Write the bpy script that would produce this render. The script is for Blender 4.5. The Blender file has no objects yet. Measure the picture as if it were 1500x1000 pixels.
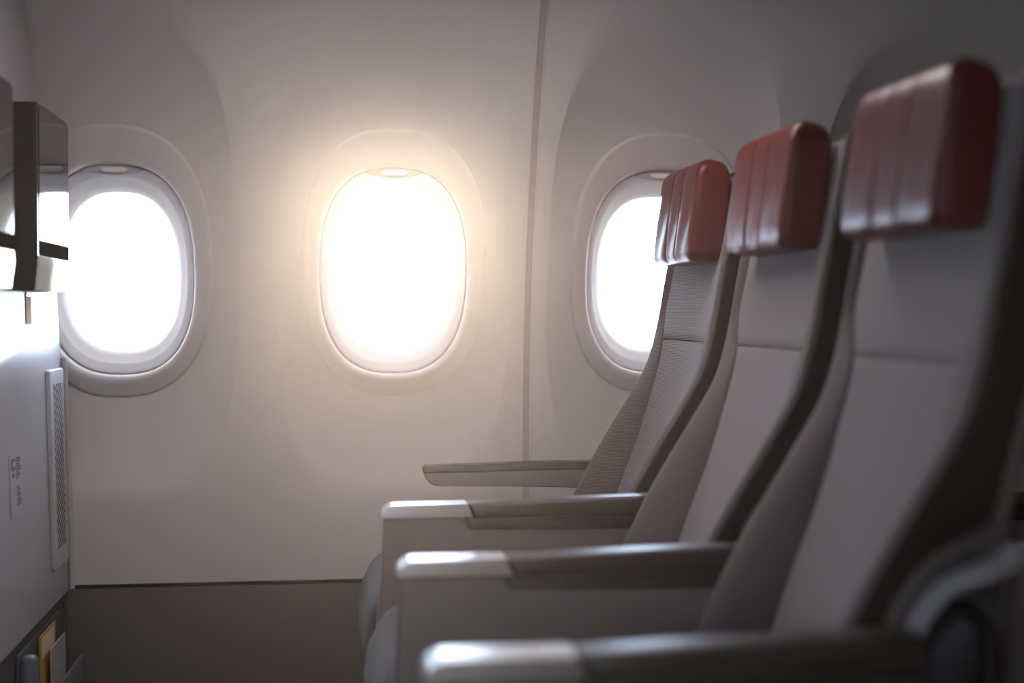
import bpy, bmesh, math, random
from mathutils import Vector
random.seed(7)
S = bpy.context.scene
COL = S.collection

# ------------------------------------------------------------------ camera
F_PX = 2146.0                       # focal length in pixels of the 1500 px wide frame
cam_d = bpy.data.cameras.new('camera')
cam_d.sensor_width = 36.0
cam_d.lens = F_PX / 1500.0 * 36.0
cam_d.clip_start = 0.02
cam_d.clip_end = 3000
cam_d.dof.use_dof = True
cam_d.dof.focus_distance = 2.68
cam_d.dof.aperture_fstop = 1.8
cam = bpy.data.objects.new('camera', cam_d)
COL.objects.link(cam)
CAM_Z = 0.935
cam.location = (0, 0, CAM_Z)
cam.rotation_euler = (math.radians(90 - 1.2), 0, math.radians(-7.1))
S.camera = cam

# ------------------------------------------------------------------ sky, sun, lamps, exposure
W = bpy.data.worlds.new('sky')
S.world = W
W.use_nodes = True
bg = W.node_tree.nodes['Background']
bg.inputs['Color'].default_value = (0.64, 0.80, 1.0, 1)
bg.inputs['Strength'].default_value = 16.0

sun_d = bpy.data.lights.new('sun', 'SUN')
sun_d.energy = 18.0
sun_d.angle = math.radians(1.5)
sun_d.color = (1.0, 0.77, 0.58)
sun = bpy.data.objects.new('sun', sun_d)
COL.objects.link(sun)
sun_dir = Vector((0.0426, 0.9975, 0.0556))          # towards the sun
sun.rotation_euler = sun_dir.to_track_quat('Z', 'Y').to_euler()

def area(name, loc, size, direction, power, color):
    d = bpy.data.lights.new(name, 'AREA')
    d.shape = 'RECTANGLE'
    d.size, d.size_y = size
    d.energy = power
    d.color = color
    o = bpy.data.objects.new(name, d)
    COL.objects.link(o)
    o.location = loc
    o.rotation_euler = Vector(direction).to_track_quat('-Z', 'Z').to_euler()
    return o

OPP_Y = -0.75
CEIL = 2.10
OPP_WIN_X = [-1.46 + 0.53 * i for i in range(7)]
area('cabin_fill_light', (0.16, 2.14, 1.548), (0.9, 0.16), (0, 0, -1), 4.9, (1.0, 0.87, 0.86))  # added fill lamp, unseen, brightens the sidewall and seat fronts

S.view_settings.view_transform = 'Standard'
S.view_settings.look = 'None'
S.view_settings.exposure = 0.1
S.view_settings.gamma = 1.0
S.view_settings.use_curve_mapping = False
S.cycles.max_bounces = 10
S.cycles.transparent_max_bounces = 12
S.cycles.sample_clamp_indirect = 6.0

# ------------------------------------------------------------------ materials
def mat(name, col, rough=0.5, metal=0.0, spec=0.5, bump=None, sheen=0.0, coat=0.0, var=0.0, vscale=8.0):
    m = bpy.data.materials.new(name)
    m.use_nodes = True
    nt = m.node_tree
    b = nt.nodes['Principled BSDF']
    b.inputs['Base Color'].default_value = (*col, 1)
    b.inputs['Roughness'].default_value = rough
    b.inputs['Metallic'].default_value = metal
    b.inputs['Specular IOR Level'].default_value = spec
    if sheen:
        b.inputs['Sheen Weight'].default_value = sheen
        b.inputs['Sheen Roughness'].default_value = 0.5
    if coat:
        b.inputs['Coat Weight'].default_value = coat
        b.inputs['Coat Roughness'].default_value = 0.05
    tc = nt.nodes.new('ShaderNodeTexCoord')
    if var:
        n = nt.nodes.new('ShaderNodeTexNoise')
        n.inputs['Scale'].default_value = vscale
        n.inputs['Detail'].default_value = 4
        r = nt.nodes.new('ShaderNodeMix')
        r.data_type = 'RGBA'
        nt.links.new(tc.outputs['Object'], n.inputs['Vector'])
        nt.links.new(n.outputs['Fac'], r.inputs['Factor'])
        r.inputs['A'].default_value = (*[c * (1 - var) for c in col], 1)
        r.inputs['B'].default_value = (*[min(1, c * (1 + var)) for c in col], 1)
        nt.links.new(r.outputs['Result'], b.inputs['Base Color'])
    if bump:
        kind, scale, strength, dist = bump
        bp = nt.nodes.new('ShaderNodeBump')
        bp.inputs['Strength'].default_value = strength
        bp.inputs['Distance'].default_value = dist
        if kind == 'noise':
            n = nt.nodes.new('ShaderNodeTexNoise')
            n.inputs['Scale'].default_value = scale
            n.inputs['Detail'].default_value = 3
            nt.links.new(tc.outputs['Object'], n.inputs['Vector'])
            nt.links.new(n.outputs['Fac'], bp.inputs['Height'])
        else:                                         # woven ribs
            w1 = nt.nodes.new('ShaderNodeTexWave')
            w1.bands_direction = 'Z'
            w1.inputs['Scale'].default_value = scale
            w1.inputs['Distortion'].default_value = 1.2
            w1.inputs['Detail'].default_value = 2
            w1.inputs['Detail Scale'].default_value = 3
            w2 = nt.nodes.new('ShaderNodeTexWave')
            w2.bands_direction = 'Y'
            w2.inputs['Scale'].default_value = scale * 0.8
            w2.inputs['Distortion'].default_value = 1.0
            ad = nt.nodes.new('ShaderNodeMath')
            ad.operation = 'MULTIPLY_ADD'
            ad.inputs[1].default_value = 0.5
            nt.links.new(tc.outputs['Object'], w1.inputs['Vector'])
            nt.links.new(tc.outputs['Object'], w2.inputs['Vector'])
            nt.links.new(w2.outputs['Fac'], ad.inputs[0])
            nt.links.new(w1.outputs['Fac'], ad.inputs[2])
            nt.links.new(ad.outputs[0], bp.inputs['Height'])
            mx = nt.nodes.new('ShaderNodeMix')        # yarn colour: dark and pale threads
            mx.data_type = 'RGBA'
            mx.inputs['A'].default_value = (*[c * 0.62 for c in col], 1)
            mx.inputs['B'].default_value = (*[c * 1.38 for c in col], 1)
            nt.links.new(w1.outputs['Fac'], mx.inputs['Factor'])
            nt.links.new(mx.outputs['Result'], b.inputs['Base Color'])
        nt.links.new(bp.outputs['Normal'], b.inputs['Normal'])
    return m

M = {
    'wall': mat('sidewall_plastic', (0.66, 0.61, 0.585), 0.55, bump=('noise', 900, 0.06, 0.0006), spec=0.35),
    'bezel': mat('bezel_plastic', (0.66, 0.61, 0.59), 0.42, spec=0.4),
    'reveal': mat('reveal_plastic', (0.84, 0.86, 0.90), 0.4, spec=0.4),
    'shade': mat('shade_plastic', (0.52, 0.48, 0.46), 0.5),
    'handle': mat('handle_plastic', (0.90, 0.88, 0.84), 0.35),
    'seal': mat('grey_rubber_seal', (0.34, 0.33, 0.34), 0.6),
    'strip': mat('joint_strip', (0.50, 0.42, 0.39), 0.5),
    'dado': mat('dado_laminate', (0.125, 0.102, 0.095), 0.6, bump=('noise', 500, 0.1, 0.0006)),
    'bulkhead': mat('bulkhead_laminate', (0.40, 0.40, 0.425), 0.34, bump=('noise', 260, 0.08, 0.0008), spec=0.55),
    'kick': mat('kick_carpet', (0.06, 0.058, 0.06), 0.9, bump=('noise', 700, 0.5, 0.001)),
    'vent': mat('vent_plastic', (0.52, 0.52, 0.55), 0.4),
    'dark': mat('gap_shade_black', (0.02, 0.02, 0.022), 0.8),  # near-black standing in for the shade inside gaps and slots
    'housing': mat('monitor_housing', (0.022, 0.016, 0.014), 0.5, spec=0.3),
    'glass_black': mat('screen_glass', (0.012, 0.011, 0.011), 0.04, spec=0.6),
    'black_matte': mat('screen_border', (0.012, 0.010, 0.010), 1.0, spec=0.0),
    'silver': mat('silver_paint', (0.60, 0.59, 0.58), 0.75, spec=0.15),
    'cap': mat('armrest_cap_paint', (0.74, 0.70, 0.68), 0.33, metal=0.85, spec=0.7),
    'panel': mat('armrest_panel_plastic', (0.27, 0.22, 0.20), 0.5, bump=('noise', 700, 0.08, 0.0006)),
    'pad': mat('armrest_pad_rubber', (0.056, 0.038, 0.029), 0.36, spec=0.5, bump=('noise', 900, 0.08, 0.0005)),
    'lip': mat('armrest_lip_plastic', (0.040, 0.030, 0.025), 0.5),
    'blade': mat('window_armrest_plastic', (0.21, 0.178, 0.17), 0.5),
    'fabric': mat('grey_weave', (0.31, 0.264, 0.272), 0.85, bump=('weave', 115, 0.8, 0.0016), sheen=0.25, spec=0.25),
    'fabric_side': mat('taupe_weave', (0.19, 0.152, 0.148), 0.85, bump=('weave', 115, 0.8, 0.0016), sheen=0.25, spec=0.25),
    'fabric_blue': mat('cushion_weave', (0.075, 0.075, 0.095), 0.85, bump=('weave', 150, 0.5, 0.0012), sheen=0.25, spec=0.25),
    'brown': mat('brown_side_leather', (0.030, 0.017, 0.012), 0.6, spec=0.25, bump=('noise', 500, 0.1, 0.0006)),
    'shell': mat('back_shell_plastic', (0.04, 0.032, 0.029), 0.5),
    'trim_brown': mat('shell_edge_trim', (0.17, 0.125, 0.112), 0.45),
    'trim_grey': mat('recline_frame_grey', (0.42, 0.41, 0.43), 0.4),
    'black': mat('black_metal', (0.012, 0.010, 0.009), 0.5),
    'red': mat('red_leather', (0.125, 0.017, 0.015), 0.36, spec=0.5, bump=('noise', 380, 0.09, 0.0008), var=0.12, vscale=14),
    'red_dark': mat('red_leather_side', (0.20, 0.020, 0.016), 0.42, spec=0.4, bump=('noise', 380, 0.09, 0.0008)),
    'seam': mat('dark_thread', (0.05, 0.02, 0.018), 0.8),
    'carpet': mat('floor_carpet', (0.035, 0.036, 0.042), 0.95, bump=('noise', 300, 0.5, 0.002)),
    'ceiling': mat('ceiling_plastic', (0.60, 0.57, 0.55), 0.6),
    'apron': mat('apron_concrete', (0.52, 0.50, 0.46), 0.8, var=0.15, vscale=0.3),
    'yellow': mat('yellow_card', (0.50, 0.27, 0.03), 0.45),
    'white_card': mat('white_card', (0.42, 0.41, 0.42), 0.4),
    'pocket': mat('pocket_plastic', (0.16, 0.17, 0.21), 0.3),
    'tag': mat('beige_tag', (0.72, 0.58, 0.42), 1.0, spec=0.0),
    'sticker': mat('sticker_film', (0.43, 0.43, 0.455), 0.36, spec=0.5),
    'ink': mat('sticker_ink', (0.05, 0.05, 0.055), 0.6),
}
def glass_mat():
    m = bpy.data.materials.new('cabin_pane')
    m.use_nodes = True
    nt = m.node_tree
    nt.nodes.clear()
    out = nt.nodes.new('ShaderNodeOutputMaterial')
    tr = nt.nodes.new('ShaderNodeBsdfTransparent')
    tr.inputs['Color'].default_value = (0.97, 0.98, 1.0, 1)
    gl = nt.nodes.new('ShaderNodeBsdfGlossy')
    gl.inputs['Roughness'].default_value = 0.02
    fr = nt.nodes.new('ShaderNodeFresnel')
    fr.inputs['IOR'].default_value = 1.4
    mx = nt.nodes.new('ShaderNodeMixShader')
    nt.links.new(fr.outputs[0], mx.inputs[0])
    nt.links.new(tr.outputs[0], mx.inputs[1])
    nt.links.new(gl.outputs[0], mx.inputs[2])
    nt.links.new(mx.outputs[0], out.inputs['Surface'])
    return m
M['pane'] = glass_mat()

# ------------------------------------------------------------------ helpers
def link(name, me, m, parent=None, smooth=True, angle=40):
    me.materials.clear()
    me.materials.append(M[m] if isinstance(m, str) else m)
    if smooth:
        me.polygons.foreach_set('use_smooth', [True] * len(me.polygons))
        try:
            me.set_sharp_from_angle(angle=math.radians(angle))
        except Exception:
            pass
    o = bpy.data.objects.new(name, me)
    COL.objects.link(o)
    if parent is not None:
        o.parent = parent
    return o

def mesh(name, verts, faces, m, parent=None, smooth=True, angle=40, fix=True):
    me = bpy.data.meshes.new(name)
    me.from_pydata([tuple(v) for v in verts], [], faces)
    if fix:
        bm = bmesh.new()
        bm.from_mesh(me)
        bmesh.ops.recalc_face_normals(bm, faces=bm.faces)
        bm.to_mesh(me)
        bm.free()
    me.update()
    return link(name, me, m, parent, smooth, angle)

def empty(name, loc=(0, 0, 0), label=None, cat=None, group=None, kind=None):
    o = bpy.data.objects.new(name, None)
    o.empty_display_size = 0.1
    COL.objects.link(o)
    o.location = loc
    tag(o, label, cat, group, kind)
    return o

def tag(o, label=None, cat=None, group=None, kind=None):
    if label: o['label'] = label
    if cat: o['category'] = cat
    if group: o['group'] = group
    if kind: o['kind'] = kind
    return o

def loft(rings, close_u=True, caps=True):
    """rings: list of equally long point lists"""
    n = len(rings[0])
    v = [p for r in rings for p in r]
    f = []
    for i in range(len(rings) - 1):
        for j in range(n if close_u else n - 1):
            k = (j + 1) % n
            f.append((i * n + j, i * n + k, (i + 1) * n + k, (i + 1) * n + j))
    if caps and close_u:
        f.append(tuple(range(n)))
        f.append(tuple(range((len(rings) - 1) * n, len(rings) * n)))
    return v, f

def bevelled(name, verts, faces, m, parent=None, r=0.004, seg=3, only=None, angle=40):
    bm = bmesh.new()
    bv = [bm.verts.new(v) for v in verts]
    for f in faces:
        bm.faces.new([bv[i] for i in f])
    bmesh.ops.recalc_face_normals(bm, faces=bm.faces)
    if r > 0:
        es = [e for e in bm.edges if len(e.link_faces) == 2 and e.calc_face_angle(0) > math.radians(25)]
        if only:
            es = [e for e in es if only(e)]
        bmesh.ops.bevel(bm, geom=es, offset=r, segments=seg, profile=0.5, affect='EDGES', clamp_overlap=True)
    me = bpy.data.meshes.new(name)
    bm.to_mesh(me)
    bm.free()
    return link(name, me, m, parent, True, angle)

def box(name, lo, hi, m, parent=None, r=0.004, seg=3):
    x0, y0, z0 = lo
    x1, y1, z1 = hi
    v = [(x0, y0, z0), (x1, y0, z0), (x1, y1, z0), (x0, y1, z0), (x0, y0, z1), (x1, y0, z1), (x1, y1, z1), (x0, y1, z1)]
    f = [(0, 1, 2, 3), (4, 5, 6, 7), (0, 1, 5, 4), (1, 2, 6, 5), (2, 3, 7, 6), (3, 0, 4, 7)]
    return bevelled(name, v, f, m, parent, r, seg)

def prism_xz(name, prof, y0, y1, m, parent=None, r=0.004, seg=3):
    """profile of (x, z) extruded along y, long edges at the two ends rounded"""
    n = len(prof)
    v = [(x, y0, z) for x, z in prof] + [(x, y1, z) for x, z in prof]
    f = [tuple(range(n)), tuple(range(n, 2 * n))] + [(i, (i + 1) % n, n + (i + 1) % n, n + i) for i in range(n)]
    return bevelled(name, v, f, m, parent, r, seg,
                    only=lambda e: abs(e.verts[0].co.y - e.verts[1].co.y) < 1e-6)

def strip_xz(name, path, width, y0, y1, m, parent=None, r=0.003):
    """a flat bar of given width following a path in x, z"""
    L, R = [], []
    for i, p in enumerate(path):
        a = path[max(0, i - 1)]
        b = path[min(len(path) - 1, i + 1)]
        dx, dz = b[0] - a[0], b[1] - a[1]
        l = math.hypot(dx, dz)
        nx, nz = -dz / l, dx / l
        L.append((p[0] + nx * width / 2, p[1] + nz * width / 2))
        R.append((p[0] - nx * width / 2, p[1] - nz * width / 2))
    return prism_xz(name, L + R[::-1], y0, y1, m, parent, r, 2)

def smooth_path(pts, n=8):
    out = []
    for i in range(len(pts) - 1):
        p0 = pts[max(0, i - 1)]; p1 = pts[i]; p2 = pts[i + 1]; p3 = pts[min(len(pts) - 1, i + 2)]
        for k in range(n):
            t = k / n
            out.append(tuple(0.5 * ((2 * p1[c]) + (-p0[c] + p2[c]) * t + (2 * p0[c] - 5 * p1[c] + 4 * p2[c] - p3[c]) * t * t
                                    + (-p0[c] + 3 * p1[c] - 3 * p2[c] + p3[c]) * t ** 3) for c in range(len(p1))))
    out.append(tuple(pts[-1]))
    return out

def tube(name, path, rad, m, parent=None, n=10):
    rings = []
    for i, p in enumerate(path):
        p = Vector(p)
        a = Vector(path[max(0, i - 1)]); b = Vector(path[min(len(path) - 1, i + 1)])
        t = (b - a).normalized()
        s = t.orthogonal().normalized() if abs(t.y) > 0.99 else t.cross(Vector((0, 1, 0))).normalized()
        q = t.cross(s)
        rings.append([p + (s * math.cos(2 * math.pi * k / n) + q * math.sin(2 * math.pi * k / n)) * rad for k in range(n)])
    v, f = loft(rings)
    return mesh(name, v, f, m, parent)

def interp(tab, z):
    """smooth interpolation in a table of (z, value)"""
    if z <= tab[0][0]:
        return tab[0][1] + (z - tab[0][0]) * (tab[1][1] - tab[0][1]) / (tab[1][0] - tab[0][0])
    for i in range(len(tab) - 1):
        if z <= tab[i + 1][0]:
            z0, v0 = tab[i]; z1, v1 = tab[i + 1]
            m0 = (v1 - tab[max(0, i - 1)][1]) / (z1 - tab[max(0, i - 1)][0])
            m1 = (tab[min(len(tab) - 1, i + 2)][1] - v0) / (tab[min(len(tab) - 1, i + 2)][0] - z0)
            h = z1 - z0; t = (z - z0) / h
            return (2*t**3 - 3*t*t + 1) * v0 + (t**3 - 2*t*t + t) * h * m0 + (-2*t**3 + 3*t*t) * v1 + (t**3 - t*t) * h * m1
    return tab[-1][1] + (z - tab[-1][0]) * (tab[-1][1] - tab[-2][1]) / (tab[-1][0] - tab[-2][0])

def superellipse(th, a, b, n):
    c, s = math.cos(th), math.sin(th)
    k = (abs(c / a) ** n + abs(s / b) ** n) ** (-1.0 / n)
    return c * k, s * k

# ------------------------------------------------------------------ the setting
PITCH = 0.530
WIN_X = [0.1255 + PITCH * i for i in (-1, 0, 1, 2, 3)]
WIN_Z = 1.0255
Z_BOT, Z_TOP = 0.405, 1.75
def wall_y(z):                                        # the fuselage sidewall leans in towards the ceiling
    return 2.905 - 0.38 * max(0.0, z - CAM_Z + 0.25) ** 2
LOBE = (0.228, 0.447, 3.2)
RING = (0.181, 0.2585, 2.45)
def scoop(th, s):
    """depth of the scooped recess round a window: s = 0 at its edge, 1 at the bezel"""
    top = max(0.0, math.sin(th)); bot = max(0.0, -math.sin(th))
    d = 0.010 + 0.040 * top ** 2 + 0.030 * bot ** 2
    return d * (1 - (1 - s) ** 2)

NT = 144
THS = [2 * math.pi * (k + 0.5) / NT for k in range(NT)]
def wall_cell(xc, x0, x1):
    """one window bay of the sidewall: rings from the bezel hole out to the bay's rectangle"""
    rings = []
    h = [superellipse(t, *RING) for t in THS]
    l = [superellipse(t, *LOBE) for t in THS]
    r = []
    for t in THS:
        c, s = math.cos(t), math.sin(t)
        k = min(((x1 - xc) if c > 0 else (xc - x0)) / max(1e-9, abs(c)), ((Z_TOP - WIN_Z) if s > 0 else (WIN_Z - Z_BOT)) / max(1e-9, abs(s)))
        r.append((c * k, s * k))
    # snap the rays nearest to each corner on to it
    for cx, cz in ((x0 - xc, Z_BOT - WIN_Z), (x1 - xc, Z_BOT - WIN_Z), (x1 - xc, Z_TOP - WIN_Z), (x0 - xc, Z_TOP - WIN_Z)):
        k = min(range(NT), key=lambda i: (r[i][0] - cx) ** 2 + (r[i][1] - cz) ** 2)
        r[k] = (cx, cz)
    # back flange of the hole
    rings.append([(xc + h[i][0], wall_y(WIN_Z + h[i][1]) + scoop(THS[i], 1) + 0.02, WIN_Z + h[i][1]) for i in range(NT)])
    for q in range(15):
        s = 1 - q / 14
        ring = []
        for i in range(NT):
            x = h[i][0] * s + l[i][0] * (1 - s); z = h[i][1] * s + l[i][1] * (1 - s)
            ring.append((xc + x, wall_y(WIN_Z + z) + scoop(THS[i], s), WIN_Z + z))
        rings.append(ring)
    for q in range(1, 9):
        s = q / 8
        ring = []
        for i in range(NT):
            x = l[i][0] * (1 - s) + r[i][0] * s; z = l[i][1] * (1 - s) + r[i][1] * s
            ring.append((xc + x, wall_y(WIN_Z + z), WIN_Z + z))
        rings.append(ring)
    return loft(rings, True, False)

wall = empty('wall_window_side', (0.9, 2.9, 0), 'pale sidewall lining with scooped window bays between bulkhead and seats', 'wall', kind='structure')
def local(o_parent, v):
    L = o_parent.location
    return [(p[0] - L.x, p[1] - L.y, p[2] - L.z) for p in v]
def child(name, v, f, m, parent, **k):
    return mesh(name, local(parent, v), f, m, parent, **k)

SEAM0 = WIN_X[1] + PITCH / 2                           # joint between two lining panels
GAP = 0.0085
bays = [(0, WIN_X[0] - PITCH / 2, None), (1, None, SEAM0 - GAP), (2, SEAM0 + GAP, None), (3, None, SEAM0 + 2 * PITCH - GAP), (4, SEAM0 + 2 * PITCH + GAP, None)]
panels = [[0, 1], [2, 3], [4]]
for pn in panels:
    V, Fc = [], []
    for i in pn:
        x0 = bays[i][1] if bays[i][1] is not None else WIN_X[i] - PITCH / 2
        x1 = bays[i][2] if bays[i][2] is not None else WIN_X[i] + PITCH / 2
        v, f = wall_cell(WIN_X[i], x0, x1)
        o = len(V)
        V += v
        Fc += [tuple(a + o for a in q) for q in f]
    # a return flange along the joint and bottom edges
    xs = [min(p[0] for p in V), max(p[0] for p in V)]
    for xe in xs:
        o = len(V)
        zz = [Z_BOT + (Z_TOP - Z_BOT) * k / 40 for k in range(41)]
        for z in zz:
            V += [(xe, wall_y(z), z), (xe, wall_y(z) + 0.010, z)]
        Fc += [(o + 2 * k, o + 2 * k + 1, o + 2 * k + 3, o + 2 * k + 2) for k in range(40)]
    o = len(V)
    V += [(xs[0], wall_y(Z_BOT), Z_BOT), (xs[1], wall_y(Z_BOT), Z_BOT), (xs[1], wall_y(Z_BOT) + 0.012, Z_BOT), (xs[0], wall_y(Z_BOT) + 0.012, Z_BOT)]
    Fc.append((o, o + 1, o + 2, o + 3))
    po = child('lining_panel', V, Fc, 'wall', wall, angle=24)
    bm = bmesh.new(); bm.from_mesh(po.data)
    bmesh.ops.remove_doubles(bm, verts=bm.verts, dist=0.0004)
    bmesh.ops.recalc_face_normals(bm, faces=bm.faces)
    bm.to_mesh(po.data); bm.free()
    po.data.polygons.foreach_set('use_smooth', [True] * len(po.data.polygons))
    po.data.set_sharp_from_angle(angle=math.radians(30))
for xs in (SEAM0, SEAM0 + 2 * PITCH):
    zz = [Z_BOT + (Z_TOP - Z_BOT) * k / 40 for k in range(41)]
    rings = [[(xs - 0.012, wall_y(z) + 0.003, z), (xs + 0.012, wall_y(z) + 0.003, z), (xs + 0.012, wall_y(z) + 0.014, z), (xs - 0.012, wall_y(z) + 0.014, z)] for z in zz]
    v, f = loft(rings)
    child('joint_strip', v, f, 'strip', wall)
    for sgn in (-1, 1):                                # pale rolled edges either side of the joint
        v, f = loft([[(xs + sgn * (GAP + 0.0022 * math.cos(a)), wall_y(z) + 0.0005 - 0.0022 * math.sin(a), z)
                      for a in [math.pi * q / 5 for q in range(6)]] for z in zz], True, True)
        child('panel_edge', v, f, 'bezel', wall)
X_FAR = 2.50
box('dado_panel', (-1.55 - 0.9, 2.911 - 2.9, 0.0), (X_FAR - 0.9, 2.931 - 2.9, 0.397), 'dado', wall, r=0.003)
box('dado_shadow_gap', (-1.55 - 0.9, 2.918 - 2.9, 0.39), (X_FAR - 0.9, 2.94 - 2.9, 0.415), 'dark', wall, r=0.002)  # dark strip painted in as the shadow gap above the dado
# plain lining ahead of the first bay, behind the bulkhead
zz = [Z_BOT + (Z_TOP - Z_BOT) * k / 30 for k in range(31)]
for xa, xb in ((-1.55, WIN_X[0] - PITCH / 2), (WIN_X[4] + PITCH / 2, X_FAR)):
    v, f = loft([[(xa, wall_y(z), z), (xb, wall_y(z), z), (xb, wall_y(z) + 0.012, z), (xa, wall_y(z) + 0.012, z)] for z in zz])
    child('lining_panel', v, f, 'wall', wall)

# windows
def ring_pts(a, b, n, xc, zc, dy, base=True, sc=1.0):
    out = []
    for t in THS:
        x, z = superellipse(t, a, b, n)
        y = wall_y(zc + z * sc) + scoop(t, 1) + dy
        out.append((xc + x, y, zc + z))
    return out

PANE_TILT = (wall_y(WIN_Z + 0.2) - wall_y(WIN_Z - 0.2)) / 0.4      # windows lean with the wall
def plane_pts(a, b, n, xc, zc, depth):
    return [(xc + superellipse(t, a, b, n)[0], wall_y(WIN_Z) + 0.012 + depth + PANE_TILT * superellipse(t, a, b, n)[1] * 0.8, zc + superellipse(t, a, b, n)[1]) for t in THS]

win_labels = ['cabin window half behind the front bulkhead monitors', 'whole oval cabin window with the sun in it, above the window armrest',
              'cabin window partly hidden by the window seat headrest', 'cabin window hidden behind the aisle seat headrest', 'cabin window behind the second seat row']
def make_window(i, xc):
    zi = WIN_Z - 0.014                                  # the opening sits a little low in its bezel
    w = empty('window_%d' % (i + 1), (xc, 2.9, WIN_Z), win_labels[i], 'window', kind='structure')
    R0 = RING
    a0, b0 = R0[0], R0[1]
    rings = [ring_pts(a0 - 0.0002, b0 - 0.0002, R0[2], xc, WIN_Z, 0.012),
             ring_pts(a0 - 0.0002, b0 - 0.0002, R0[2], xc, WIN_Z, -0.0010),
             ring_pts(a0 - 0.0024, b0 - 0.0024, R0[2], xc, WIN_Z, -0.0050),
             ring_pts(a0 - 0.0050, b0 - 0.0050, R0[2], xc, WIN_Z, -0.0072)]
    outer = ring_pts(a0 - 0.0085, b0 - 0.0085, R0[2], xc, WIN_Z, -0.0080)
    rings.append(outer)
    inn = plane_pts(0.157, 0.2135, 2.5, xc, zi, 0.004)
    for q in (0.33, 0.66, 1.0):
        rings.append([tuple(outer[k][c] * (1 - q) + inn[k][c] * q for c in range(3)) for k in range(NT)])
    # rolled lip
    for da, dd in ((0.1535, 0.0048), (0.1500, 0.0075), (0.1472, 0.0115), (0.1455, 0.0165), (0.1450, 0.022), (0.1450, 0.030)):
        rings.append(plane_pts(da, da + 0.0565, 2.52, xc, zi, dd))
    v, f = loft(rings, True, False)
    child('bezel', v, f, 'bezel', w, angle=60)
    # dark slot the shade slides in
    v, f = loft([plane_pts(0.1450, 0.2015, 2.52, xc, zi, 0.029), plane_pts(0.1449, 0.2014, 2.52, xc, zi, 0.038), plane_pts(0.1400, 0.1965, 2.52, xc, zi, 0.038)], True, False)
    child('shade_slot', v, f, 'seal', w, angle=60)
    # stepped reveal that funnels down to the pane
    prof = [(0.1442, 0.037), (0.1434, 0.0335), (0.1415, 0.0325), (0.1385, 0.034), (0.1300, 0.042), (0.1280, 0.045), (0.1265, 0.049), (0.1180, 0.060), (0.1120, 0.072), (0.1095, 0.080)]
    v, f = loft([plane_pts(a, a + 0.0565 - (0.1434 - a) * 0.35, 2.5, xc, zi, d) for a, d in prof], True, False)
    child('reveal', v, f, 'reveal', w, angle=50)
    v, f = loft([plane_pts(0.1095, 0.1541, 2.5, xc, zi, 0.080), plane_pts(0.1088, 0.1534, 2.5, xc, zi, 0.085),
                 plane_pts(0.1088, 0.1534, 2.5, xc, zi, 0.13), plane_pts(0.1125, 0.157, 2.5, xc, zi, 0.13)], True, False)
    child('pane_gasket', v, f, 'reveal', w, angle=50)
    ring = plane_pts(0.1092, 0.1538, 2.5, xc, zi, 0.088)
    child('pane', ring + [(p[0], p[1] + 0.004, p[2]) for p in ring],
          [tuple(range(NT)), tuple(range(NT, 2 * NT))] + [(k, (k + 1) % NT, NT + (k + 1) % NT, NT + k) for k in range(NT)], 'pane', w)
    # retracted shade: its curved lower edge and pull show at the top of the opening
    ztop = zi + 0.1995
    def shade_y(z):
        return wall_y(WIN_Z) + 0.012 + 0.0225 + PANE_TILT * (z - zi) * 0.8
    lo, hi = [], []
    for k in range(33):
        u = -1 + 2 * k / 32
        x = 0.066 * u
        # upper limit: just inside the opening
        zz_u = 0.200 * max(0.0, 1 - abs(x / 0.1445) ** 2.52) ** (1 / 2.52) + zi
        zl = (ztop - 0.0185) + 0.0125 * u * u
        hi.append((xc + x, zz_u - 0.0008)); lo.append((xc + x, min(zl, zz_u - 0.0012)))
    rr = []
    for dy in (0.0, 0.004):
        rr.append([(x, shade_y(z) + dy, z) for x, z in hi] + [(x, shade_y(z) + dy - 0.002, z) for x, z in lo[::-1]])
    v, f = loft(rr)
    sh = child('shade', v, f, 'shade', w, angle=50)
    zc = ztop - 0.0085
    pts = []
    for dy, g in ((0.002, 1.0), (-0.005, 1.0), (-0.008, 0.82), (-0.009, 0.5)):
        ring = []
        for k in range(28):
            x, z = superellipse(2 * math.pi * k / 28, 0.0262 * (0.9 + 0.1 * g), 0.0048 * g, 4.0)
            ring.append((xc + x, shade_y(zc) + dy, zc + z))
        pts.append(ring)
    v, f = loft(pts)
    if i >= 3:                                          # unseen closed shade, added to keep daylight out behind the front row
        rr = [[(p[0], p[1] + dy, p[2]) for p in plane_pts(0.1405, 0.197, 2.52, xc, zi, 0.030)] for dy in (0.0, 0.002)]
        dv, df = loft(rr)
        child('blocking_shade', dv, df, 'shade', w, angle=50)
    h = mesh('shade_pull', [(p[0] - xc, p[1] - 2.9, p[2] - WIN_Z) for p in v], f, 'handle', sh)
    return w
for i, xc in enumerate(WIN_X):
    make_window(i, xc)

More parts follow.
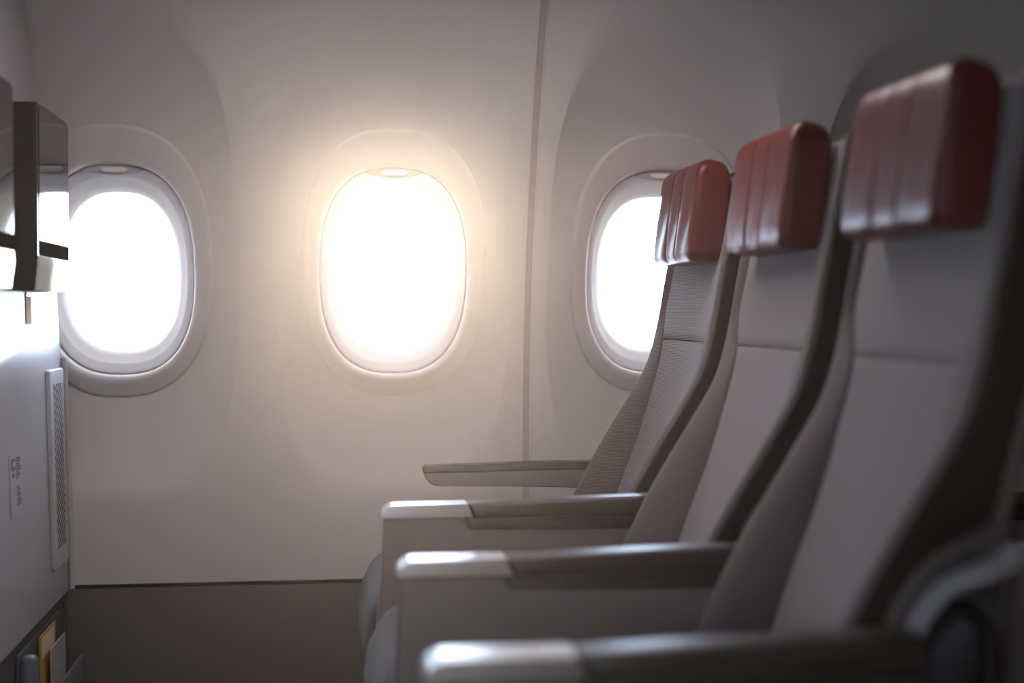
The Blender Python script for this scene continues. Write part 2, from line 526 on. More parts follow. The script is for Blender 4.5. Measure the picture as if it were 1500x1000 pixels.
# outer skin of the fuselage with the pane openings, so daylight only enters through the windows
V, Fc = [], []
for i, xc in enumerate(WIN_X):
    zi = WIN_Z - 0.014
    inner = plane_pts(0.1105, 0.155, 2.5, xc, zi, 0.128)
    x0 = -1.55 if i == 0 else xc - PITCH / 2
    x1 = X_FAR if i == 4 else xc + PITCH / 2
    outer = []
    for t in THS:
        c, s = math.cos(t), math.sin(t)
        k = min(((x1 - xc) if c > 0 else (xc - x0)) / max(1e-9, abs(c)), ((Z_TOP + 0.1 - zi) if s > 0 else (zi + 0.05)) / max(1e-9, abs(s)))
        outer.append([xc + c * k, 0, zi + s * k])
    for cx, cz in ((x0, -0.05), (x1, -0.05), (x1, Z_TOP + 0.1), (x0, Z_TOP + 0.1)):
        k = min(range(NT), key=lambda q: (outer[q][0] - cx) ** 2 + (outer[q][2] - cz) ** 2)
        outer[k][0], outer[k][2] = cx, cz
    for p in outer:
        p[1] = wall_y(p[2]) + 0.14
    o = len(V)
    mid = [tuple((inner[k][c] + outer[k][c]) / 2 if c != 1 else wall_y((inner[k][2] + outer[k][2]) / 2) + 0.14 for c in range(3)) for k in range(NT)]
    v, f = loft([inner, mid, [tuple(p) for p in outer]], True, False)
    V += v
    Fc += [tuple(a + o for a in q) for q in f]
skin = mesh('trim_1', V, Fc, 'ceiling', None)
tag(skin, 'outer fuselage skin beyond the window lining', 'wall', kind='structure')

# floor, ceiling, the wall across the aisle, closing walls
def slab(name, lo, hi, m, label, cat):
    return tag(box(name, lo, hi, m, None, r=0), label, cat, kind='structure')
slab('floor', (-1.6, OPP_Y - 0.1, -0.06), (X_FAR + 0.05, 3.06, 0.0), 'carpet', 'dark carpeted cabin floor under the seats', 'floor')
slab('ceiling', (-1.6, OPP_Y - 0.1, CEIL), (X_FAR + 0.05, 2.75, CEIL + 0.05), 'ceiling', 'pale cabin ceiling above the seats', 'ceiling')
slab('wall_rear', (X_FAR, OPP_Y - 0.1, 0.0), (X_FAR + 0.05, 3.10, CEIL), 'ceiling', 'pale closing wall behind the second seat row', 'wall')
slab('wall_front', (-1.6, OPP_Y - 0.1, 0.0), (-1.55, 3.10, CEIL), 'ceiling', 'pale closing wall ahead of the bulkhead', 'wall')
slab('trim_2', (-1.6, 2.56, 1.74), (X_FAR + 0.05, 2.75, CEIL), 'ceiling', 'unseen panel added between sidewall and ceiling to keep sky light out', 'wall')  # added to stop sky light leaking in above the lining
ow = empty('wall_aisle_side', (0, OPP_Y, 0), 'pale sidewall across the aisle with a row of windows', 'wall', kind='structure')
box('lining_panel', (-1.55, -0.05, 0.0), (X_FAR, 0.0, 0.84), 'ceiling', ow, r=0)
box('lining_panel', (-1.55, -0.05, 1.20), (X_FAR, 0.0, CEIL), 'ceiling', ow, r=0)
for wx in OPP_WIN_X[3:]:                                # unseen boards added to block daylight across the aisle, open only up front
    box('blocking_shade', (wx - 0.12, -0.04, 0.84), (wx + 0.12, -0.03, 1.20), 'shade', ow, r=0)
edges = [-1.55] + [e for wx in OPP_WIN_X for e in (wx - 0.12, wx + 0.12)] + [X_FAR]
for a, b in zip(edges[0::2], edges[1::2]):
    if b - a > 0.01:
        box('window_pier', (a, -0.05, 0.84), (b, 0.0, 1.20), 'ceiling', ow, r=0)
bn = empty('overhead_bin', (0.98, 2.4, 1.555), 'pale overhead luggage bin above the windows, unseen, added to shade the wall', 'luggage bin')  # out of view, added to shade the upper sidewall
box('bin_body', (-1.50, -0.65, 0.0), (1.50, 0.14, CEIL - 1.558), 'ceiling', bn, r=0.02)
for k in range(3):
    bd = box('bin_door', (-1.48 + k * 1.0, -0.666, 0.05), (-0.52 + k * 1.0, -0.651, CEIL - 1.60), 'wall', bn, r=0.004)
    box('latch', (-1.05 + k * 1.0, -0.674, 0.07), (-0.95 + k * 1.0, -0.666, 0.10), 'vent', bd, r=0.002)
gr = mesh('ground', [(-400, 5, -3.4), (400, 5, -3.4), (400, 900, -3.4), (-400, 900, -3.4)], [(0, 1, 2, 3)], 'apron', None)
tag(gr, 'pale concrete airport apron outside the windows', 'ground', kind='structure')

# ------------------------------------------------------------------ front bulkhead
def bulk_x(z):
    return -0.500 - 0.025 * (z - 0.405)
bk = empty('wall_bulkhead', (-0.5, 2.0, 0), 'grey front bulkhead carrying the monitors', 'wall', kind='structure')
Y_AISLE = 0.95
rings = []
for k in range(31):
    z = 0.398 + (Z_TOP - 0.398) * k / 30
    ye = wall_y(z) - 0.004
    x = bulk_x(z)
    rings.append([(x, Y_AISLE, z), (x, ye - 0.004, z), (x - 0.004, ye, z), (x - 0.026, ye, z), (x - 0.03, Y_AISLE, z)])
v, f = loft(rings)
child('partition_panel', v, f, 'bulkhead', bk, angle=30)
xt = bulk_x(Z_TOP)
v, f = loft([[(xt, Y_AISLE, z), (xt, 1.70, z), (xt - 0.03, 1.70, z), (xt - 0.03, Y_AISLE, z)] for z in (Z_TOP, CEIL)])
child('upper_panel', v, f, 'bulkhead', bk)
v, f = loft([[(-0.505, Y_AISLE, z), (-0.505, 2.905, z), (-0.535, 2.905, z), (-0.535, Y_AISLE, z)] for z in (0.0, 0.396)])
child('kick_panel', v, f, 'kick', bk)
tr = []
for k in range(21):                                     # corner bead where bulkhead and lining meet
    z = 0.40 + (0.845 - 0.40) * k / 20
    tr.append((bulk_x(z) + 0.006, wall_y(z) - 0.006, z))
v, f = loft([[(p[0] + 0.0055 * math.cos(a), p[1] + 0.0055 * math.sin(a), p[2]) for a in [2 * math.pi * q / 10 for q in range(10)]] for p in tr])
child('corner_bead', v, f, 'vent', bk)

# ventilation grille
GY0, GY1, GZ0, GZ1 = 2.733, 2.868, 0.462, 0.827
vent = empty('vent_grille', (bulk_x(0.65), 2.8, 0.645), 'tall narrow vent grille with slanted slats on the bulkhead beside the sidewall', 'vent')
def on_bulk(y, z, d):
    return (bulk_x(z) + d, y, z)
def frame_ring(y0, y1, z0, z1, d, r=0.006, n=5):
    out = []
    for cy, cz, a0 in ((y1 - r, z1 - r, 0), (y0 + r, z1 - r, 90), (y0 + r, z0 + r, 180), (y1 - r, z0 + r, 270)):
        for k in range(n):
            a = math.radians(a0 + 90 * k / (n - 1))
            out.append(on_bulk(cy + r * math.cos(a), cz + r * math.sin(a), d))
    return out
sy0, sy1, sz0, sz1 = 2.757, 2.846, 0.497, 0.800
v, f = loft([frame_ring(GY0, GY1, GZ0, GZ1, 0.0005), frame_ring(GY0, GY1, GZ0, GZ1, 0.006), frame_ring(GY0 + 0.002, GY1 - 0.002, GZ0 + 0.002, GZ1 - 0.002, 0.008),
             frame_ring(sy0, sy1, sz0, sz1, 0.008, 0.002), frame_ring(sy0, sy1, sz0, sz1, 0.0068, 0.002)], True, False)
child('grille_frame', v, f, 'vent', vent, angle=35)
v, f = loft([frame_ring(sy0 - 0.002, sy1 + 0.002, sz0 - 0.002, sz1 + 0.002, 0.001, 0.002), frame_ring(sy0 - 0.002, sy1 + 0.002, sz0 - 0.002, sz1 + 0.002, 0.0070, 0.002)])
child('grille_back', v, f, 'dark', vent)  # almost flush plate: the darkness of the slots is painted
def clip_poly(poly, y0, y1, z0, z1):
    for ax, lim, keep in ((0, y0, 1), (0, y1, -1), (1, z0, 1), (1, z1, -1)):
        out = []
        for i in range(len(poly)):
            a, b = poly[i], poly[(i + 1) % len(poly)]
            ia, ib = (a[ax] - lim) * keep >= 0, (b[ax] - lim) * keep >= 0
            if ia: out.append(a)
            if ia != ib:
                t = (lim - a[ax]) / (b[ax] - a[ax])
                out.append((a[0] + (b[0] - a[0]) * t, a[1] + (b[1] - a[1]) * t))
        poly = out
        if not poly: return None
    return poly
z = sz0 - 0.02
while z < sz1 + 0.09:
    w = 0.0085
    P = clip_poly([(sy0, z), (sy0, z + w), (sy1, z + w - 0.089), (sy1, z - 0.089)], sy0 + 0.0003, sy1 - 0.0003, sz0 + 0.0003, sz1 - 0.0003)
    z += 0.0165
    if P and len(P) >= 3:
        v, f = loft([[on_bulk(a, b, 0.0069) for a, b in P], [on_bulk(a, b, 0.0078) for a, b in P]])
        child('slat', v, f, 'vent', vent, smooth=False)

# placard: a clear film with an icon and lines of tiny print
st = empty('placard_sticker', (bulk_x(0.655), 2.455, 0.655), 'small clear sticker with dark print on the bulkhead beside the vent grille', 'sticker')
v, f = loft([frame_ring(2.408, 2.50, 0.603, 0.706, 0.0004, 0.003), frame_ring(2.408, 2.50, 0.603, 0.706, 0.0011, 0.003)])
child('film', v, f, 'sticker', st)
def ink(name, y0, y1, z0, z1):
    v, f = loft([[on_bulk(y0, z0, 0.0011), on_bulk(y1, z0, 0.0011), on_bulk(y1, z1, 0.0011), on_bulk(y0, z1, 0.0011)],
                 [on_bulk(y0, z0, 0.0014), on_bulk(y1, z0, 0.0014), on_bulk(y1, z1, 0.0014), on_bulk(y0, z1, 0.0014)]])
    child(name, v, f, 'ink', st, smooth=False)
for k, ln in enumerate((0.030, 0.034, 0.026, 0.032, 0.036, 0.022, 0.030, 0.018)):
    ink('print_line', 2.455, 2.455 + ln, 0.6965 - 0.0046 * k - 0.0024, 0.6965 - 0.0046 * k)
for k, ln in enumerate((0.016, 0.024, 0.020, 0.030, 0.026, 0.034, 0.030)):
    ink('print_line', 2.458, 2.458 + ln, 0.650 - 0.0048 * k - 0.0024, 0.650 - 0.0048 * k)
ring = []
for k in range(20):                                     # the round icon
    a = math.radians(40 + 290 * k / 19)
    ring.append(on_bulk(2.433 + 0.012 * math.cos(a), 0.687 + 0.0085 * math.sin(a), 0.0013))
tube('icon', local(st, ring), 0.0012, 'ink', st, 6)
ink('icon', 2.428, 2.440, 0.667, 0.673)

v, f = loft([frame_ring(2.575, 2.622, 0.912, 0.985, 0.0004, 0.002), frame_ring(2.575, 2.622, 0.912, 0.985, 0.0014, 0.002)])
tg = empty('beige_tag', (bulk_x(0.94), 2.6, 0.94), 'small beige tag on the bulkhead just below the window monitor', 'tag')
child('tag_plate', v, f, 'tag', tg)
v, f = loft([frame_ring(2.582, 2.615, 0.960, 0.980, 0.0014, 0.002), frame_ring(2.582, 2.615, 0.960, 0.980, 0.0018, 0.002)])
child('tag_window', v, f, 'sticker', tg)

# monitors on the bulkhead
def make_monitor(yc, label):
    t = empty('wall_monitor', (bulk_x(1.12), yc, 0.968), label, 'monitor', 'monitors mounted on the bulkhead')
    y0, y1 = -0.14, 0.14
    ox, oz = t.location.x, 0.968
    P = lambda x, z: (x - ox, z - oz)
    prof = [P(bulk_x(0.968) + 0.0005, 0.968), P(-0.4705, 0.968), P(-0.4665, 1.010), P(-0.4665, 1.2705), P(bulk_x(1.2705) + 0.0005, 1.2705)]
    prism_xz('housing', prof, y0, y1, 'housing', t, r=0.003)
    # black border plate with rounded corners, glass and lower border on it
    def plate(name, ya, yb, za, zb, xa, xb, r, m, parent=t, n=6):
        def rr(x, g):
            out = []
            for cy, cz, a0 in ((yb - r, zb - r, 0), (ya + r, zb - r, 90), (ya + r, za + r, 180), (yb - r, za + r, 270)):
                for k in range(n):
                    a = math.radians(a0 + 90 * k / (n - 1))
                    out.append((x - ox, cy + (r - g) * math.cos(a), cz + (r - g) * math.sin(a) - oz))
            return out
        v, f = loft([rr(xa, 0), rr(xb - 0.0006, 0), rr(xb, 0.0006)])
        return mesh(name, v, f, m, parent, angle=35)
    plate('front_frame', y0 + 0.0005, y1 - 0.0005, 1.0105, 1.270, -0.4664, -0.4645, 0.012, 'silver_dark')
    plate('screen_glass', y0 + 0.012, y1 - 0.003, 1.049, 1.266, -0.4645, -0.4632, 0.008, 'glass_black')
    plate('lower_border', y0 + 0.012, y1 - 0.003, 1.0245, 1.0485, -0.4645, -0.4632, 0.003, 'black_matte')
    prof = [P(-0.4700, 0.9683), P(-0.4672, 0.9683), P(-0.4618, 1.0085), P(-0.4632, 1.0240), P(-0.4660, 1.0240), P(-0.4662, 1.010)]
    prism_xz('silver_chin', prof, y0 + 0.0015, y1 - 0.0015, 'silver', t, r=0.0006)
    return t
M['silver_dark'] = mat('monitor_frame_gloss', (0.05, 0.045, 0.045), 0.12, spec=0.6)
make_monitor(2.570, 'black bulkhead monitor with silver chin right beside the cabin window')
make_monitor(2.108, 'black bulkhead monitor with silver chin, next to the one by the window')
make_monitor(1.610, 'black bulkhead monitor with silver chin, on the aisle side of the bulkhead')

# literature pocket low on the bulkhead
pk = empty('literature_pocket', (-0.505, 2.6, 0.20), 'blue-grey plastic literature pocket low on the bulkhead', 'pocket')
box('back_plate', (0.0008, 2.43 - 2.6, -0.01), (0.006, 2.80 - 2.6, 0.178), 'kick', pk, r=0.002)
box('side_cheek', (0.006, 2.435 - 2.6, -0.01), (0.034, 2.462 - 2.6, 0.176), 'pocket', pk, r=0.010)
box('front_lip', (0.042, 2.462 - 2.6, -0.01), (0.047, 2.80 - 2.6, 0.095), 'pocket', pk, r=0.002)
box('base', (0.006, 2.44 - 2.6, -0.012), (0.047, 2.80 - 2.6, -0.004), 'pocket', pk, r=0.001)
def card(name, x0, y0, y1, z0, z1, th, m, label, stripe=None):
    e = empty(name, (x0, (y0 + y1) / 2, z0), label, 'card')
    h = (y1 - y0) / 2
    box('sheet', (0, -h, 0), (th, h, z1 - z0), m, e, r=0.0004, seg=1)
    if stripe:
        box('printed_panel', (th, -h + 0.012, (z1 - z0) * stripe[0]), (th + 0.0004, h - 0.012, (z1 - z0) * stripe[1]), stripe[2], e, r=0)
    return e
card('safety_card', -0.490, 2.552, 2.690, 0.197, 0.382, 0.0022, 'yellow', 'yellow safety card standing in the bulkhead pocket', (0.78, 0.97, 'tag'))
card('brochure', -0.480, 2.596, 2.735, 0.197, 0.352, 0.0022, 'white_card', 'pale grey brochure standing in front of the yellow card', (0.55, 0.78, 'sticker'))

# ------------------------------------------------------------------ seats
CREST = [(0.46, 0.424), (0.55, 0.446), (0.63, 0.482), (0.684, 0.512), (0.73, 0.540), (0.775, 0.568), (0.83, 0.599), (0.893, 0.618), (0.98, 0.634), (1.04, 0.645), (1.12, 0.660), (1.19, 0.674)]
CENTRE = [(0.46, 0.498), (0.55, 0.520), (0.62, 0.543), (0.714, 0.578), (0.83, 0.612), (0.893, 0.625), (0.98, 0.643), (1.04, 0.655), (1.12, 0.670), (1.19, 0.684)]
REAR = [(0.726, 0.640), (0.813, 0.660), (0.90, 0.684), (1.0, 0.705), (1.1, 0.722), (1.19, 0.735)]
SX = 0.40
def seam_u(z):                                          # the side seams run out to the edge near the shoulders
    t = max(0.0, min(1.0, (z - 0.86) / 0.09))
    return 0.1525 + 0.034 * t * t * (3 - 2 * t)
def seat_parts(t):
    # centre panels
    def centre(name, z0, z1):
        rows = []
        nz, nu = 40, 29
        for i in range(nz + 1):
            z = z0 + (z1 - z0) * i / nz
            row = []
            for j in range(nu):
                hw = seam_u(z)
                u = -hw + 2 * hw * j / (nu - 1)
                d = min(hw - abs(u), (z - z0), (z1 - z))
                x = interp(CENTRE, z) + 0.005 * math.exp(-d / 0.0045) - 0.002 + 0.007 * (1 - (u / hw) ** 2)
                row.append((x - SX, u, z))
            rows.append(row)
        v, f = loft(rows, False, False)
        n = len(v)
        # backing so that the pad is a closed body
        v2 = [(p[0] + 0.02, p[1], p[2]) for p in v]
        f2 = [tuple(a + n for a in q) for q in f]
        w = nu
        rim = [i for i in range(w)] + [k * w + w - 1 for k in range(1, nz + 1)] + [nz * w + j for j in range(w - 2, -1, -1)] + [k * w for k in range(nz - 1, 0, -1)]
        side = [(rim[k], rim[(k + 1) % len(rim)], n + rim[(k + 1) % len(rim)], n + rim[k]) for k in range(len(rim))]
        return mesh(name, v + v2, f + f2 + side, 'fabric', t, angle=50)
    centre('lower_back_panel', 0.46, 0.881)
    centre('upper_back_panel', 0.883, 1.165)
    # side bolsters
    for sg in (1, -1):
        rings = []
        for i in range(61):
            z = 0.46 + (1.165 - 0.46) * i / 60
            cx, px = interp(CREST, z), interp(CENTRE, z)
            d = max(0.004, px - cx)
            r = []
            # from the seam up over the crest and round to the side
            su = seam_u(z) + 0.0003
            for q, fx in ((0.0, 1.0), (0.03, 0.90), (0.17, 0.66), (0.36, 0.42), (0.57, 0.20), (0.79, 0.06), (1.0, 0.0)):
                r.append((cx + d * fx + (0.004 if q < 0.02 else 0), su + (0.195 - su) * q))
            for a in range(1, 5):
                q = math.radians(14 * a)
                r.append((cx + 0.011 * (1 - math.cos(q)), 0.195 + 0.011 * math.sin(q)))
            r.append((cx + 0.0070, 0.2042)); r.append((cx + 0.012, 0.2036)); r.append((px + 0.022, 0.1935)); r.append((px + 0.022, su))
            rings.append([(x - SX, sg * u, z) for x, u in r])
        v, f = loft(rings)
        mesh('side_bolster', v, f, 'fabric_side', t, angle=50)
    # dark leather flanks and rear shell
    zf = [0.56 + (1.165 - 0.56) * k / 30 for k in range(31)]
    front = [(interp(CREST, z) + 0.0060 - SX, z) for z in zf]
    rear = [(interp(REAR, z) - SX, z) for z in [1.18 - (1.18 - 0.726) * k / 20 for k in range(21)]]
    under = [(x - SX, z) for x, z in smooth_path([(0.640, 0.726), (0.624, 0.716), (0.569, 0.691), (0.537, 0.652), (0.520, 0.610), (0.508, 0.565)], 5)][1:]
    prof = front + rear + under
    for sg in (1, -1):
        a, b = (0.2035, 0.2125) if sg > 0 else (-0.2125, -0.2035)
        prism_xz('side_flank', prof, a, b, 'brown', t, r=0.0035)
        edge = [(interp(REAR, z) - SX - 0.006, z) for z in (1.15, 1.0, 0.9, 0.8)] + [(x - SX, z) for x, z in [(0.632, 0.727), (0.619, 0.7205), (0.567, 0.695), (0.535, 0.656), (0.523, 0.62)]]
        ya, yb = (0.205, 0.2155) if sg > 0 else (-0.2155, -0.205)
        strip_xz('shell_edge_trim', smooth_path(edge, 6), 0.013, ya, yb, 'trim_brown', t)
        fr = [(x - SX, z) for x, z in [(0.650, 0.712), (0.646, 0.697), (0.625, 0.687), (0.586, 0.673), (0.562, 0.652), (0.549, 0.627), (0.541, 0.590), (0.53, 0.52), (0.515, 0.43)]]
        ya, yb = (0.190, 0.218) if sg > 0 else (-0.218, -0.190)
        strip_xz('recline_frame', smooth_path(fr, 6), 0.019, ya, yb, 'trim_grey', t)
        hk = [(x - SX, sg * 0.16, z) for x, z in [(0.53, 0.50), (0.575, 0.60), (0.600, 0.632), (0.622, 0.640), (0.643, 0.625), (0.652, 0.590), (0.645, 0.545), (0.60, 0.46), (0.52, 0.40)]]
        tube('hinge_arm', smooth_path(hk, 5), 0.011, 'black', t, 10)
    zz = [0.726 + (1.18 - 0.726) * k / 24 for k in range(25)]
    prof = [(interp(REAR, z) - 0.022 - SX, z) for z in zz] + [(interp(REAR, z) - 0.002 - SX, z) for z in zz[::-1]]
    prism_xz('back_shell', prof, -0.2, 0.2, 'shell', t, r=0.006)
    # headrest
    head(t)
    # seat cushion
    rings = []
    nx = 34
    for i in range(nx + 1):
        s = (i / nx) ** 2.2
        x = 0.050 + (0.50 - 0.05) * s
        e = min(1.0, (x - 0.050 + 0.0004) / 0.070)                # round nose
        top = 0.378 + (0.122 * math.sqrt(max(0.0, 1 - (1 - e) ** 2)) if e < 1 else 0.122) - 0.02 * max(0, s - 0.2)
        bot = 0.378 - 0.030 * math.sqrt(max(0.0, 1 - (1 - e) ** 2))
        hw = 0.214 - 0.016 * (1 - math.sqrt(max(0.0, 1 - (1 - e) ** 2)))
        if s > 0.9:
            top -= 0.02 * (s - 0.9) / 0.1
        ring = []
        for k in range(40):
            a = 2 * math.pi * k / 40
            u, w = superellipse(a, hw, (top - bot) / 2 + 0.0005, 5.0)
            ring.append((x - SX, u, (top + bot) / 2 + w + (0.004 * math.cos(u / hw * 1.5) if w > 0 else 0)))
        rings.append(ring)
    v, f = loft(rings)
    mesh('seat_cushion', v, f, 'fabric_blue', t, angle=60)
    box('seat_pan', (0.09 - SX, -0.19, 0.30), (0.56 - SX, 0.19, 0.347), 'black', t, r=0.006)
    for u in (-0.15, 0.15):
        box('leg', (0.12 - SX, u - 0.018, 0.0), (0.16 - SX, u + 0.018, 0.305), 'trim_grey', t, r=0.005)
        box('leg', (0.48 - SX, u - 0.018, 0.0), (0.52 - SX, u + 0.018, 0.305), 'trim_grey', t, r=0.005)

def head(t):
    z0, z1, hw = 1.018, 1.192, 0.1405
    nz, nu = 36, 72
    front = lambda z: 0.598 + (0.618 - 0.598) * (z - z0) / (z1 - z0)
    back = lambda z: 0.664 + (0.674 - 0.664) * (z - z0) / (z1 - z0)
    rows = []
    def crease(u):
        return sum(0.0026 * math.exp(-((u - c) / 0.0026) ** 2) for c in (-0.036, 0.036))
    def puff(u):                                       # soft bulge between the seams
        return 0.002 * math.cos(max(-1, min(1, (abs(u) - 0.086) / 0.05)) * math.pi / 2) if abs(u) > 0.036 else 0.0012 * math.cos(u / 0.036 * math.pi / 2)
    for i in range(nz + 1):
        s = i / nz
        z = z0 + (z1 - z0) * (0.5 - 0.5 * math.cos(math.pi * s))
        # rounding towards the top and bottom edges
        rt, rb = 0.026, 0.020
        sh = 0.0
        if z > z1 - rt:
            q = (z - (z1 - rt)) / rt; sh = rt * (1 - math.sqrt(max(0, 1 - q * q)))
        elif z < z0 + rb:
            q = ((z0 + rb) - z) / rb; sh = rb * (1 - math.sqrt(max(0, 1 - q * q)))
        xf, xb = front(z) + sh * 0.8, back(z) - sh * 0.35
        h = hw - sh * 0.75
        ring = []
        rc = 0.012
        dent = math.exp(-((z - 1.075) / 0.06) ** 2)
        # front
        for k in range(nu + 1):
            u = -(h - rc) + 2 * (h - rc) * k / nu
            bulge = puff(u) * min(1, (z - z0) / 0.03) * min(1, (z1 - z) / 0.03)
            line = 0.0003 * math.exp(-((z - (z0 + 0.020)) / 0.0028) ** 2)
            wr = 0.0015 * math.sin(u * 70 + z * 25) * dent
            ring.append((xf + crease(u) * min(1, (z - z0 + 0.004) / 0.02) - bulge + line + wr, u))
        for k in range(1, 7):
            a = math.radians(90 * k / 6)
            ring.append((xf + rc * (1 - math.cos(a)), h - rc + rc * math.sin(a)))
        ring.append(((xf + xb) / 2 + 0.01, h)); ring.append((xb - 0.008, h))
        for k in range(1, 5):
            a = math.radians(90 * k / 4)
            ring.append((xb - 0.008 + 0.008 * math.sin(a), h - 0.008 + 0.008 * math.cos(a)))
        for k in range(1, 8):
            ring.append((xb, (h - 0.008) * (1 - 2 * k / 8)))
        for k in range(0, 5):
            a = math.radians(90 * k / 4)
            ring.append((xb - 0.008 + 0.008 * math.cos(a), -(h - 0.008) - 0.008 * math.sin(a)))
        ring.append(((xf + xb) / 2 + 0.01, -h))
        for k in range(6, 0, -1):
            a = math.radians(90 * k / 6)
            ring.append((xf + rc * (1 - math.cos(a)), -(h - rc) - rc * math.sin(a)))
        rows.append([(x - SX, u, z - 0.28 * max(0.0, x - xf - 0.004) * max(0.0, (z - z0) / (z1 - z0))) for x, u in ring])
    v, f = loft(rows)
    hd = mesh('headrest', v, f, 'red', t, angle=55)
    hd['label'] = 'red leather headrest'
    for c in (-0.036, 0.036):                          # stitched seams
        path = [(front(z) + 0.0026 - SX, c, z) for z in [z0 + 0.012 + (z1 - z0 - 0.03) * k / 12 for k in range(13)]]
        tube('stitched_seam', path, 0.0011, 'seam', hd, 6)
    box('mount', (0.655 - SX, -0.05, z0 + 0.03), (0.70 - SX, 0.05, z1 - 0.03), 'black', t, r=0.003)

def copy_tree(o, parent=None):
    c = o.copy()
    COL.objects.link(c)
    c.parent = parent
    for ch in list(o.children):
        copy_tree(ch, c)
    return c

SEAT_Y = [2.55, 2.045, 1.54]
ROW2 = 0.785
seat_labels = ['grey window seat with red headrest, right next to the cabin wall', 'grey middle seat with red headrest between two solid-sided armrests', 'grey aisle seat with red headrest, beside the outermost solid-sided armrest']
s0 = empty('aircraft_seat', (SX, SEAT_Y[0], 0), seat_labels[0], 'seat', 'row of passenger seats facing the bulkhead')
seat_parts(s0)
for y, lb in zip(SEAT_Y[1:], seat_labels[1:]):
    s = copy_tree(s0)
    s.location = (SX, y, 0)
    s['label'] = lb
for y, lb in zip(SEAT_Y, ['grey window seat of the second row, behind the front row window seat', 'grey middle seat of the second row, behind the front row middle seat', 'grey aisle seat of the second row, behind the front row aisle seat']):
    s = copy_tree(s0)
    s.location = (SX + ROW2, y, 0)
    s['label'] = lb
    s['group'] = 'second row of passenger seats'

# ------------------------------------------------------------------ armrests
def arc(cx, cz, r, a0, a1, n=6):
    return [(cx + r * math.cos(math.radians(a0 + (a1 - a0) * k / n)), cz + r * math.sin(math.radians(a0 + (a1 - a0) * k / n))) for k in range(n + 1)]
def make_console(label, loc, group):
    t = empty('armrest_console', loc, label, 'armrest', group)
    # solid side panel
    body = [(0.0825, 0.612), (0.079, 0.52), (0.070, 0.42), (0.060, 0.30), (0.066, 0.285), (0.520, 0.285), (0.530, 0.600), (0.215, 0.600), (0.205, 0.612)]
    prism_xz('side_panel', [(x - SX, z) for x, z in body], -0.0235, 0.0235, 'panel', t, r=0.006, seg=4)
    # pale cap over the front end
    cap = [(0.0805, 0.6125)] + arc(0.0805 + 0.019, 0.6135, 0.019, 180, 96, 8) + [(0.2135, 0.6335), (0.2225, 0.6118), (0.200, 0.6125)]
    c = prism_xz('front_cap', [(x - SX, z) for x, z in cap], -0.0255, 0.0255, 'cap', t, r=0.012, seg=6)
    box('push_button', (0.165 - SX, -0.011, 0.6325), (0.192 - SX, 0.011, 0.6342), 'cap', c, r=0.0006, seg=2)
    # soft dark pad
    pad = [(0.2145, 0.6335), (0.30, 0.6365), (0.40, 0.6395), (0.487, 0.6415), (0.528, 0.6415), (0.537, 0.634), (0.537, 0.6085), (0.2245, 0.6085)]
    prism_xz('arm_pad', [(x - SX, z) for x, z in pad], -0.0260, 0.0260, 'pad', t, r=0.011, seg=6)
    lip = [(0.2115, 0.6095)] + [(0.213, 0.602)] + arc(0.221, 0.600, 0.0075, 200, 270, 4) + [(0.535, 0.5895), (0.535, 0.6095)]
    prism_xz('pad_lip', [(x - SX, z) for x, z in lip], -0.0252, 0.0252, 'lip', t, r=0.002)
    box('foot', (0.20 - SX, -0.018, 0.0), (0.26 - SX, 0.018, 0.29), 'trim_grey', t, r=0.004)
    return t
ARM_Y = [2.300, 1.7915, 1.2835]
arm_labels = ['solid armrest with pale front cap between window seat and middle seat', 'solid armrest with pale front cap between middle seat and aisle seat', 'solid armrest with glossy pale cap on the aisle side of the aisle seat']
a0 = make_console(arm_labels[0], (SX, ARM_Y[0], 0), 'solid-sided armrests of the front row')
for y, lb in zip(ARM_Y[1:], arm_labels[1:]):
    c = copy_tree(a0)
    c.location = (SX, y, 0)
    c['label'] = lb
for y, lb in zip(ARM_Y[:2], ['solid armrest of the second row between its window and middle seats', 'solid armrest of the second row between its middle and aisle seats']):
    c = copy_tree(a0)
    c.location = (SX + ROW2, y, 0)
    c['label'] = lb
    c['group'] = 'solid-sided armrests of the second row'
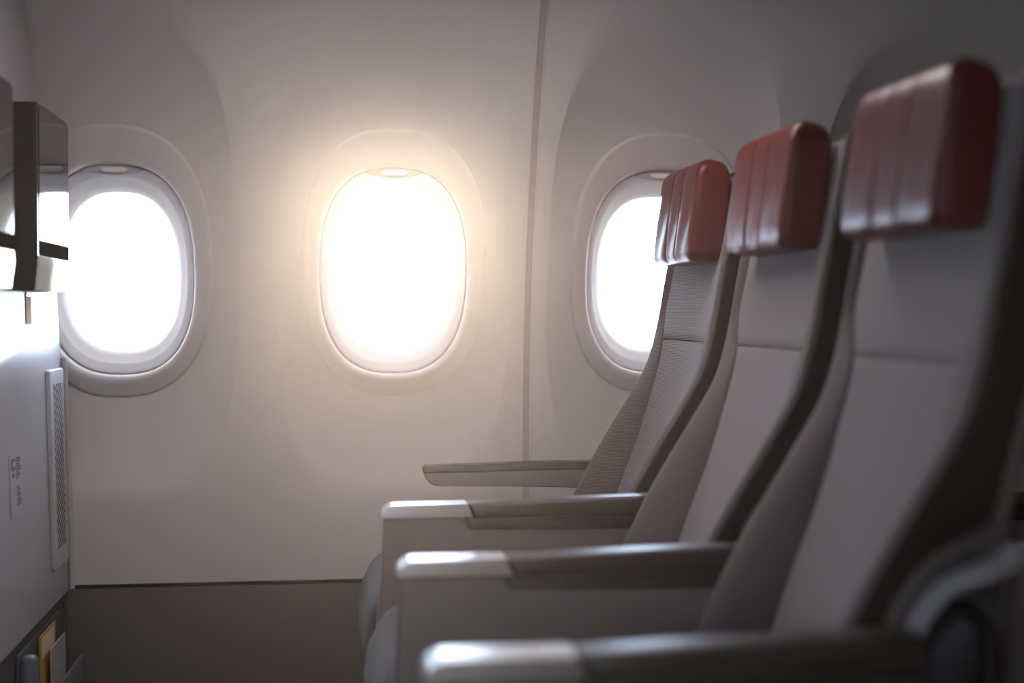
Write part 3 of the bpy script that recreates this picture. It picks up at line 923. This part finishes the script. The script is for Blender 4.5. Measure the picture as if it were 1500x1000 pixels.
# slim window armrest
wa = empty('window_armrest', (SX, 2.803, 0.593), 'slim tapering armrest with dark pad between window seat and cabin wall', 'armrest')
D = lambda pts: [(x - SX, z - 0.593) for x, z in pts]
prism_xz('arm_pad', D(arc(0.183, 0.6315, 0.0072, 235, 95, 8) + [(0.30, 0.6415), (0.42, 0.6435), (0.53, 0.6445), (0.53, 0.6295), (0.40, 0.6285), (0.28, 0.6268)]), -0.0225, 0.0225, 'pad', wa, r=0.005, seg=4)
prism_xz('arm_blade', D([(0.1775, 0.6265), (0.181, 0.616), (0.188, 0.607), (0.196, 0.6022), (0.205, 0.6008), (0.34, 0.5985), (0.53, 0.5915), (0.53, 0.630), (0.40, 0.629), (0.28, 0.6272)]), -0.0205, 0.0205, 'blade', wa, r=0.003)
box('wall_bracket', (0.50 - SX, -0.018, -0.593 + 0.0), (0.54 - SX, 0.018, 0.04), 'trim_grey', wa, r=0.004)

# ------------------------------------------------------------------ added haze volume that imitates lens glare round the sunlit window
hm = bpy.data.materials.new('glare_haze')
hm.use_nodes = True
hn = hm.node_tree
hn.nodes.clear()
ho = hn.nodes.new('ShaderNodeOutputMaterial')
hv = hn.nodes.new('ShaderNodeVolumeScatter')
hv.inputs['Color'].default_value = (1.0, 0.95, 0.92, 1)
hv.inputs['Density'].default_value = 0.0026
hv.inputs['Anisotropy'].default_value = 0.90
hw2 = hn.nodes.new('ShaderNodeVolumeScatter')          # second scatter lobe: tight core of the imitated glare
hw2.inputs['Color'].default_value = (1.0, 0.94, 0.80, 1)
hw2.inputs['Density'].default_value = 0.0006
hw2.inputs['Anisotropy'].default_value = 0.955
ha = hn.nodes.new('ShaderNodeAddShader')
hn.links.new(hv.outputs[0], ha.inputs[0])
hn.links.new(hw2.outputs[0], ha.inputs[1])
hn.links.new(ha.outputs[0], ho.inputs['Volume'])
M['haze'] = hm
hz = box('glare_haze', (-0.46, OPP_Y + 0.02, 0.01), (2.4, 1.25, 1.545), 'haze', None, r=0)
tag(hz, 'haze volume added to imitate lens glare round the sunlit window', 'haze', kind='stuff')
